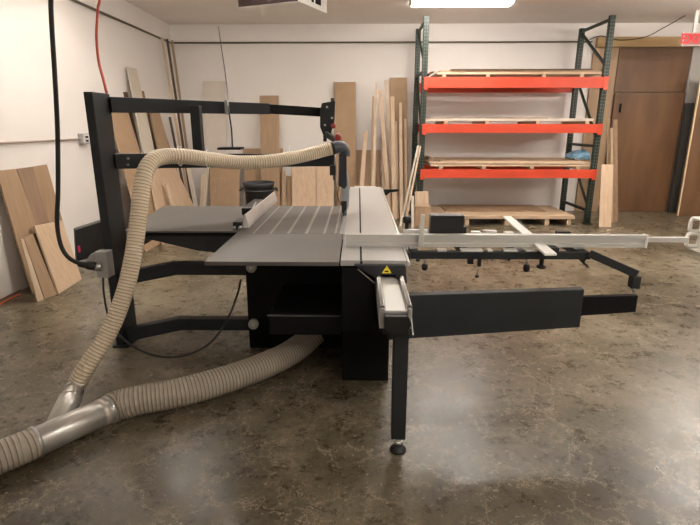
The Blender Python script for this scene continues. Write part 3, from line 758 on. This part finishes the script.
# flip stop standing over the fence
q = P(421.5, 214, y=fy - .02); q2_ = P(421.5, 247, y=fy - .02)
MB().bar(P(422.8, 214.5, y=fy - .025), P(420.5, 246, y=fy - .025), .022, .012, up=(0, 1, 0), bev=.002, w2=.034).build('flip_stop', alu, cf)
MB().cyl(P(422, 217, y=fy - .03), P(422, 217, y=fy + .06), .008, 10).build('stop_pivot', steel, cf)
MB().box((XU(404, fy, .98), fy + .05, .96), (XU(429, fy, .98), fy + .08, z1 + .02), bev=.003).build('stop_rail', alu, cf)
# black clamp knob left of the stop
def knob(u, v0, v1, y, r, name='clamp_knob', par=sw, m=blackp, stem=True):
    a = P(u, v0, y=y); b = P(u, v1, y=y); L = abs(a.z - b.z); b = Vector((a.x, a.y, a.z - L))
    prof = [(0, r * .7), (L * .12, r), (L * .35, r), (L * .42, r * .45), (L * .9, r * .5), (L, r * .8)]
    return MB().lathe(a, b, prof, 14).build(name, m, par)
knob(407, 216, 234, 3.02, .027)
# black block on the table behind the fence
x0, x1 = XU(430, 3.05, .98), XU(463, 3.05, .98); zq0, zq1 = P(446, 234, y=3.05).z, P(446, 215, y=3.05).z
bk = MB().box((x0, 3.03, zq0 - .01), (x1, 3.11, zq1), bev=.003).build('stop_housing', blackp, cf)
MB().box((x1, 3.04, zq0), (x1 + .02, 3.1, zq0 + .045), bev=.003).build('housing_latch', blackp, bk)
MB().box((x0 - .018, 3.03, zq0 - .02), (x1 + .01, 3.13, zq0 + .006)).build('housing_base', blackp, bk)
# outrigger (crosscut table) frame
of = MB()
zt0 = .885
of.box((.31, 2.865, zt0 - .042), (1.355, 2.91, zt0), bev=.003)
of.box((.31, 3.34, zt0 - .042), (1.355, 3.38, zt0), bev=.003)
of.box((.31, 2.91, zt0 - .042), (.36, 3.34, zt0), bev=.003)
of.box((1.30, 2.91, zt0 - .042), (1.355, 3.34, zt0), bev=.003)
for xx in (.62, .95): of.box((xx, 2.91, zt0 - .045), (xx + .045, 3.34, zt0 - .004))
frm = of.build('outrigger_frame', black, sw)
MB().box((.275, 2.865, zt0 - .06), (.309, 3.3, zt0 - .005), bev=.004).build('hanger_bracket', blackp, frm)
for (u0, u1) in ((438, 447), (461, 483), (488, 493), (504, 518), (526, 537)):
    a0 = XU(u0, 2.87, zt0); a1 = XU(u1, 2.87, zt0)
    MB().box((a0, 2.872, zt0), (a1, 2.925, zt0 + .011), bev=.002).build('support_pad', alu, frm)
for (u0, u1, v) in ((471, 480, 231.5), (484, 496, 230.5), (504, 513, 232)):
    q = P(u0, v, z=zt0 + .012); q_ = P(u1, v, z=zt0 + .012)
    MB().box((q.x, q.y - .03, zt0 + .0), (q_.x, q.y + .02, zt0 + .014), bev=.002).build('slide_pad', white, frm)
    MB().box((q.x + .01, 3.33, zt0 - .03), (q_.x - .01, q.y + .02, zt0), bev=.001).build('pad_arm', black, frm)
# protractor bar lying across
aa = [P(502.8, 216, z=.925), P(511, 216, z=.925), P(557, 253.5, z=.925), P(545, 253.5, z=.925)]
MB().prism(aa, (0, 0, -.012), bev=.001).build('angle_scale_bar', white, frm)
q = P(552, 249, z=.9); MB().box((q.x - .03, q.y - .03, zt0 - .002), (q.x + .03, q.y + .05, .9125)).build('scale_bar_mount', black, frm)
a0 = aa[0].lerp(aa[1], .5) + Vector((.05, -.12, 0))
MB().bar((a0.x, a0.y, .895), (aa[3].x + .12, 3.2, .87), .03, .03).build('scale_bar_arm', black, frm)
# clamps hanging below the frame
def hang(u, v0, v1, y, r, stemr=.006, par=frm):
    a = P(u, v0, y=y); b = P(u, v1, y=y); L = abs(a.z - b.z)
    MB().cyl((a.x, y, a.z + .004), (a.x, y, a.z - L * .55), stemr, 10).build('clamp_stem', steel, par)
    MB().lathe((a.x, y, a.z - L * .45), (a.x, y, 0), [(0, r * .7), (.006, r), (L * .42, r * .95), (L * .5, r * .7), (L * .55, r * .3)], 14).build('clamp_knob', blackp, par)
hang(425, 258, 270.5, 2.885, .019)
hang(527.5, 258, 272, 2.885, .020)
hang(418, 257, 261.5, 2.885, .013)
a = P(470.5, 258, y=2.885); MB().box((a.x - .017, 2.87, a.z - .035), (a.x + .017, 2.905, a.z + .003), bev=.004).build('clamp_block', blackp, frm)
a = P(479.5, 258, y=2.885); b = P(477, 275, y=2.885)
MB().box((a.x - .01, 2.87, a.z - .05), (a.x + .01, 2.90, a.z + .003), bev=.003).build('lever_block', blackp, frm)
MB().cyl((a.x, 2.885, a.z - .045), b, .004, 8).build('lever_arm', steel, frm)
MB().lathe(b, b - Vector((0, 0, .1)), [(0, .008), (.006, .013), (.014, .011), (.018, .004)], 12).build('lever_ball', blackp, frm)
a = P(542, 258, y=2.885)
MB().lathe((a.x, 2.885, a.z + .003), (a.x, 2.885, 0), [(0, .013), (.045, .013), (.05, .026), (.062, .027), (.068, .012)], 14).build('star_knob', blackp, frm)
for u in (487, 492, 506, 509):
    a = P(u, 258.5, y=2.885); MB().cyl((a.x, 2.885, a.z + .004), (a.x, 2.885, a.z - .012), .009, 8).build('bolt_head', steel if u != 509 else blackp, frm)
MB().prism([P(u, v, y=2.88) for u, v in ((581, 258), (588, 258), (584.5, 262), (590, 268), (586.5, 267), (580.5, 261))], (0, .02, 0)).build('latch_hook', blackp, frm)
q = P(564, 232.5, y=3.40)
MB().box((q.x - .05, 3.381, q.z - .03), (q.x + .04, 3.43, q.z + .008), bev=.003).build('end_stop', blackp, frm)
# diagonal leg resting on the swing arm
al = MB()
al.bar(P(590, 253.5, y=2.86), P(637.5, 274.5, y=2.70), .045, .05, up=(0, 1, 0), bev=.004)
q = P(635, 276, y=2.70); q_ = P(635, 287.5, y=2.70)
al.box((q.x - .022, 2.675, q_.z), (q.x + .024, 2.725, q.z + .0), bev=.003)
lg = al.build('support_leg', black, sw)
qb = P(633, 292.6, y=2.70)
MB().cyl((q.x + .005, 2.70, qb.z + .002), (q.x + .005, 2.70, q_.z + .002), .008, 10).build('roller_pin', steel, lg)
# telescopic swing arm
z_top_l, z_bot_l = .748, .502
ar = MB().hull8([(.16, 2.47, z_bot_l), (.16, 2.52, z_bot_l), (.16, 2.52, z_top_l), (.16, 2.47, z_top_l),
                 (1.22, 2.60, .528), (1.22, 2.65, .528), (1.22, 2.65, .748), (1.22, 2.60, .748)], bev=.005).build('swing_arm', black, sw)
MB().hull8([(1.1, 2.60, .585), (1.1, 2.63, .585), (1.1, 2.63, .70), (1.1, 2.60, .70),
            (1.555, 2.675, .590), (1.555, 2.715, .590), (1.555, 2.715, .688), (1.555, 2.675, .688)], bev=.004).build('telescopic_arm', dark, ar)
MB().box((.12, 2.5, .52), (.19, 2.98, .68), bev=.004).build('pivot_bracket', dark, ar)
# box on far side of the post with pink sticker
tl = P(75, 230, y=3.72); tr_ = P(104, 220.5, y=4.1); blb = P(77, 262, y=3.72); brb = P(104, 254, y=4.1)
nn = Vector((-.25, .35, 0)).normalized() * .09
MB().hull8([blb, brb, tr_, tl, blb + nn, brb + nn, tr_ + nn, tl + nn], bev=.006).build('control_box', black, sw)
dd = (brb - blb); uu = Vector((0, 0, 1)); s0 = P(77.5, 250, y=3.715)
dn = Vector((dd.x, dd.y, 0)).normalized()
sn = Vector((dn.y, -dn.x, 0)) * .0035
MB().prism([s0 - sn * 0 + sn + uu * -.02, s0 + sn + dn * .03 - uu * .02, s0 + sn + dn * .03 + uu * .03, s0 + sn + uu * .03], sn * .3).build('sticker', pink, sw)
MB().box((-1.90, 3.66, .68), (-1.70, 4.1, .74)).build('control_box_bracket', black, sw)
# plug enclosure on the post
q = P(92, 277, y=3.38); q_ = P(107.5, 251.5, y=3.38)
eb = MB().box((q.x + .045, 3.36, q.z), (q_.x, 3.449, q_.z), bev=.004).build('connector_box', grey, sw)
MB().prism([P(u, v, y=3.42) for u, v in ((101, 252), (101, 263), (95, 262), (86, 262.5), (80, 264), (80, 261), (90, 258), (94, 252.5))], (0, -.05, 0), bev=.004).build('connector_cover', grey, eb)
a = P(98, 266.5, y=3.36); MB().cyl((a.x + .03, 3.36, a.z), (a.x - .035, 3.35, a.z), .030, 16).build('connector_ring', steel, eb)

# ------------------------------------------------------------------ hoses and cables
pts = [P(331.5, 148.5, y=4.13), P(322, 151, y=4.11), P(300, 156.5, y=4.02), P(272, 161, y=3.88), P(240, 162.5, y=3.74), P(210, 159.5, y=3.56), P(185, 156.5, y=3.4), P(165, 156.5, y=3.3),
       P(152.5, 161, y=3.2), P(145, 173, y=3.12), P(141, 195, y=3.06), P(137.5, 225, y=3.0), P(133, 257, y=2.93), P(126.5, 286, y=2.87), P(117, 314, y=2.80), P(106, 337, y=2.74), P(93, 357, y=2.68), P(84, 371, y=2.64), P(75.5, 386.5, z=.13)]
hs = thing('extraction_hose', 'beige ribbed extraction hose hanging over the saw overarm down to the floor', 'hose', pts[-1])
ribbed(pts, .0485, .0195, .0032).build('hose', [hoseskin, hoserib], hs)
for u, v, y in ((180, 160, 3.38), (208, 163, 3.53), (290, 158, 4.02)):
    c0 = P(u, v - 4, y=y)
    ring = [c0 + Vector((0, math.cos(k * PI / 10) * .062, math.sin(k * PI / 10) * .062)) for k in range(21)]
    MB().tube(ring, lambda i: .0035, 6).build('hanging_strap', white, hs)

# wye duct on the floor
zc_ = .083
m0 = P(34, 443, z=zc_); m1 = P(111, 408.5, z=zc_)
br0 = P(60, 422, z=zc_ + .0); br1 = P(76, 386, z=.13)
wy = thing('wye_duct', 'shiny galvanised Y-shaped duct joining two hoses on the floor', 'duct', m0)
w_ = MB().cyl(m0, m1, .074, 32)
wb = w_.build('duct_body', galv, wy)
mid = m0.lerp(m1, .24); br_a = mid.lerp(br1, 0.05)
d_ = (br1 - mid); 
MB().lathe(mid + d_ * .05, br1, [(0, .060), (d_.length * .60, .060), (d_.length * .63, .058), (d_.length * .80, .048), (d_.length * .95, .047)], 28).build('duct_branch', galv, wy)
def band(a, b, t, r, w, m=galv, name='hose_clamp'):
    a = Vector(a); b = Vector(b); p = a.lerp(b, t); d = (b - a).normalized()
    MB().lathe(p, p + d, [(0, r - .006), (.001, r), (w, r), (w + .001, r - .006)], 32).build(name, m, wy)
band(m0, m1, .0, .082, .016, steel); band(m0, m1, .95, .080, .016, steel); band(m0, m1, .84, .0765, .03, mat('foil_tape', (.72, .66, .6), .35, .6), 'foil_tape')
band(mid, br1, .66, .0605, .016, galv, 'seam_band'); band(mid, br1, .88, .055, .014, steel)
# big hose to the left edge
dm = (m1 - m0).normalized()
pts = [m0 + dm * .01, m0 - dm * .05, P(20, 449, z=zc_), P(0, 457, z=zc_), P(-30, 470, z=zc_), P(-90, 500, z=zc_)]
h2 = tag(ribbed(pts, .077, .024, .004).build('floor_hose', [hoseskin2, hoserib2]), 'thick ribbed hose on the floor leaving the left picture edge', 'hose')
pts = [m1 - dm * .01, m1 + dm * .04, P(140, 400, z=zc_ + .013), P(180, 392.5, z=zc_ + .013), P(220, 381.5, z=zc_ + .013), P(255, 369.5, z=zc_ + .013), P(285, 356, z=.10), P(303, 344, z=.13), P(316, 332, z=.19)]
h3 = tag(ribbed(pts, .082, .021, .004).build('floor_hose', [hoseskin2, hoserib2]), 'thick ribbed hose on the floor running from duct under the saw', 'hose')

# thick black supply cable from the ceiling
yy = 3.28
pts = [Vector((P(50, 0, y=yy).x + .0, yy, ZC)), P(49.5, -60, y=yy), P(51, 10, y=yy), P(54.5, 70, y=yy), P(57.5, 130, y=yy), P(58, 190, y=yy), P(57, 222, y=yy), P(60.5, 244, y=yy), P(68, 257, y=yy), P(80, 263.5, y=yy + .04), P(95, 266, y=3.35)]
sc = thing('supply_cable', 'thick black power cable dropping from ceiling to the saw post', 'cable', pts[-1])
cable(pts, .0145, .03, 12).build('cord', rubber, sc)
MB().lathe(P(78, 263.8, y=3.31), P(97, 266.5, y=3.355), [(0, .015), (.01, .021), (.05, .024), (.055, .030), (.10, .031), (.115, .028)], 16).build('plug', blackp, sc)
pts = [P(103, 277, y=3.39), P(104, 295, y=3.37), P(109, 318, y=3.3), P(120, 336, y=3.2), P(140, 350, y=3.1), P(165, 357, y=3.05), P(190, 354, y=3.08), P(212, 341, y=3.18), P(228, 318, y=3.3), P(238, 292, y=3.4), P(241, 277, y=3.5)]
tag(cable(pts, .0075, .03, 8).build('cable', rubber), 'thin black cable drooping between the saw post and cabinet', 'cable')
pts = [Vector((P(98, 0, y=3.9).x, 3.9, ZC)), P(98.5, -15, y=3.9), P(98, 8, y=3.88), P(96.5, 35, y=3.85), P(98.5, 60, y=3.78), P(103, 78, y=3.7), P(107, 94, y=3.60)]
tag(cable(pts, .0095, .03, 10).build('air_hose', redhose), 'thin red air hose hanging from the ceiling onto saw post', 'hose')
pts = [P(218.5, 26, z=ZC - .002), P(219, 31, y=8.7), P(221, 45, y=7.6), P(224.5, 68, y=6.2), P(227.5, 92, y=4.8), P(228.5, 108, y=4.085), P(231.5, 130, y=4.06), P(232.5, 148, y=4.02)]
tag(cable(pts, .006, .03, 8).build('cable', rubber), 'thin dark cable hanging from the ceiling to middle of overarm', 'cable')
# orange cord along the left wall
def floor_cord(px, zz):
    out = [P(u, v, z=zz) for u, v in px]
    return [Vector((max(q.x, XL + .03), q.y, q.z)) for q in out]
tag(cable(floor_cord([(-30, 322), (0, 304), (14, 296.5), (24, 293.5)], .012), .009, .04, 8).build('extension_cord', cord), 'orange cord lying on the floor at foot of left wall', 'cord')
tag(cable(floor_cord([(-40, 322), (0, 299.5), (12, 293.5), (20, 289.5)], .02), .007, .04, 8).build('extension_cord', mat('brown_cord', (.2, .09, .05), .5)), 'brown cord lying on floor just behind the orange one', 'cord')

# ------------------------------------------------------------------ white plastic stand at the right edge
yw = 6.3
xa = XU(689, yw, .2) + .15
ch = thing('plastic_stool', 'low white moulded plastic stool with rounded openings at right picture edge', 'stool', (xa + .2, yw + .15, 0))
def loop(x0, z0, x1, z1, y):
    out = []
    for k in range(41):
        a = k / 40 * 2 * PI; cc, ss = math.cos(a), math.sin(a)
        out.append(Vector(((x0 + x1) / 2 + (x1 - x0) / 2 * math.copysign(abs(cc) ** .5, cc), y, (z0 + z1) / 2 + (z1 - z0) / 2 * math.copysign(abs(ss) ** .5, ss))))
    return out
for yy in (yw, yw + .3):
    for xx in (xa, xa + .17):
        MB().tube(loop(xx + .03, .25, xx + .18, .42, yy), lambda i: .026, 10).build('opening_rim', white, ch)
        MB().tube(loop(xx + .02, .05, xx + .18, .22, yy), lambda i: .026, 10).build('opening_rim', white, ch)
MB().box((xa + .03, yw + .01, .425), (xa + .38, yw + .30, .445), bev=.008).build('seat', white, ch)
MB().box((xa + .08, yw - .10, .0), (xa + .38, yw + .36, .024), bev=.008).build('base_tray', white, ch)

# ------------------------------------------------------------------ world and view
w = bpy.data.worlds.new('world'); S.world = w; w.use_nodes = True
w.node_tree.nodes['Background'].inputs[0].default_value = (.05, .05, .05, 1)
S.view_settings.view_transform = 'Standard'; S.view_settings.look = 'None'
S.view_settings.gamma = 1; S.view_settings.use_curve_mapping = False
S.view_settings.exposure = 1.16
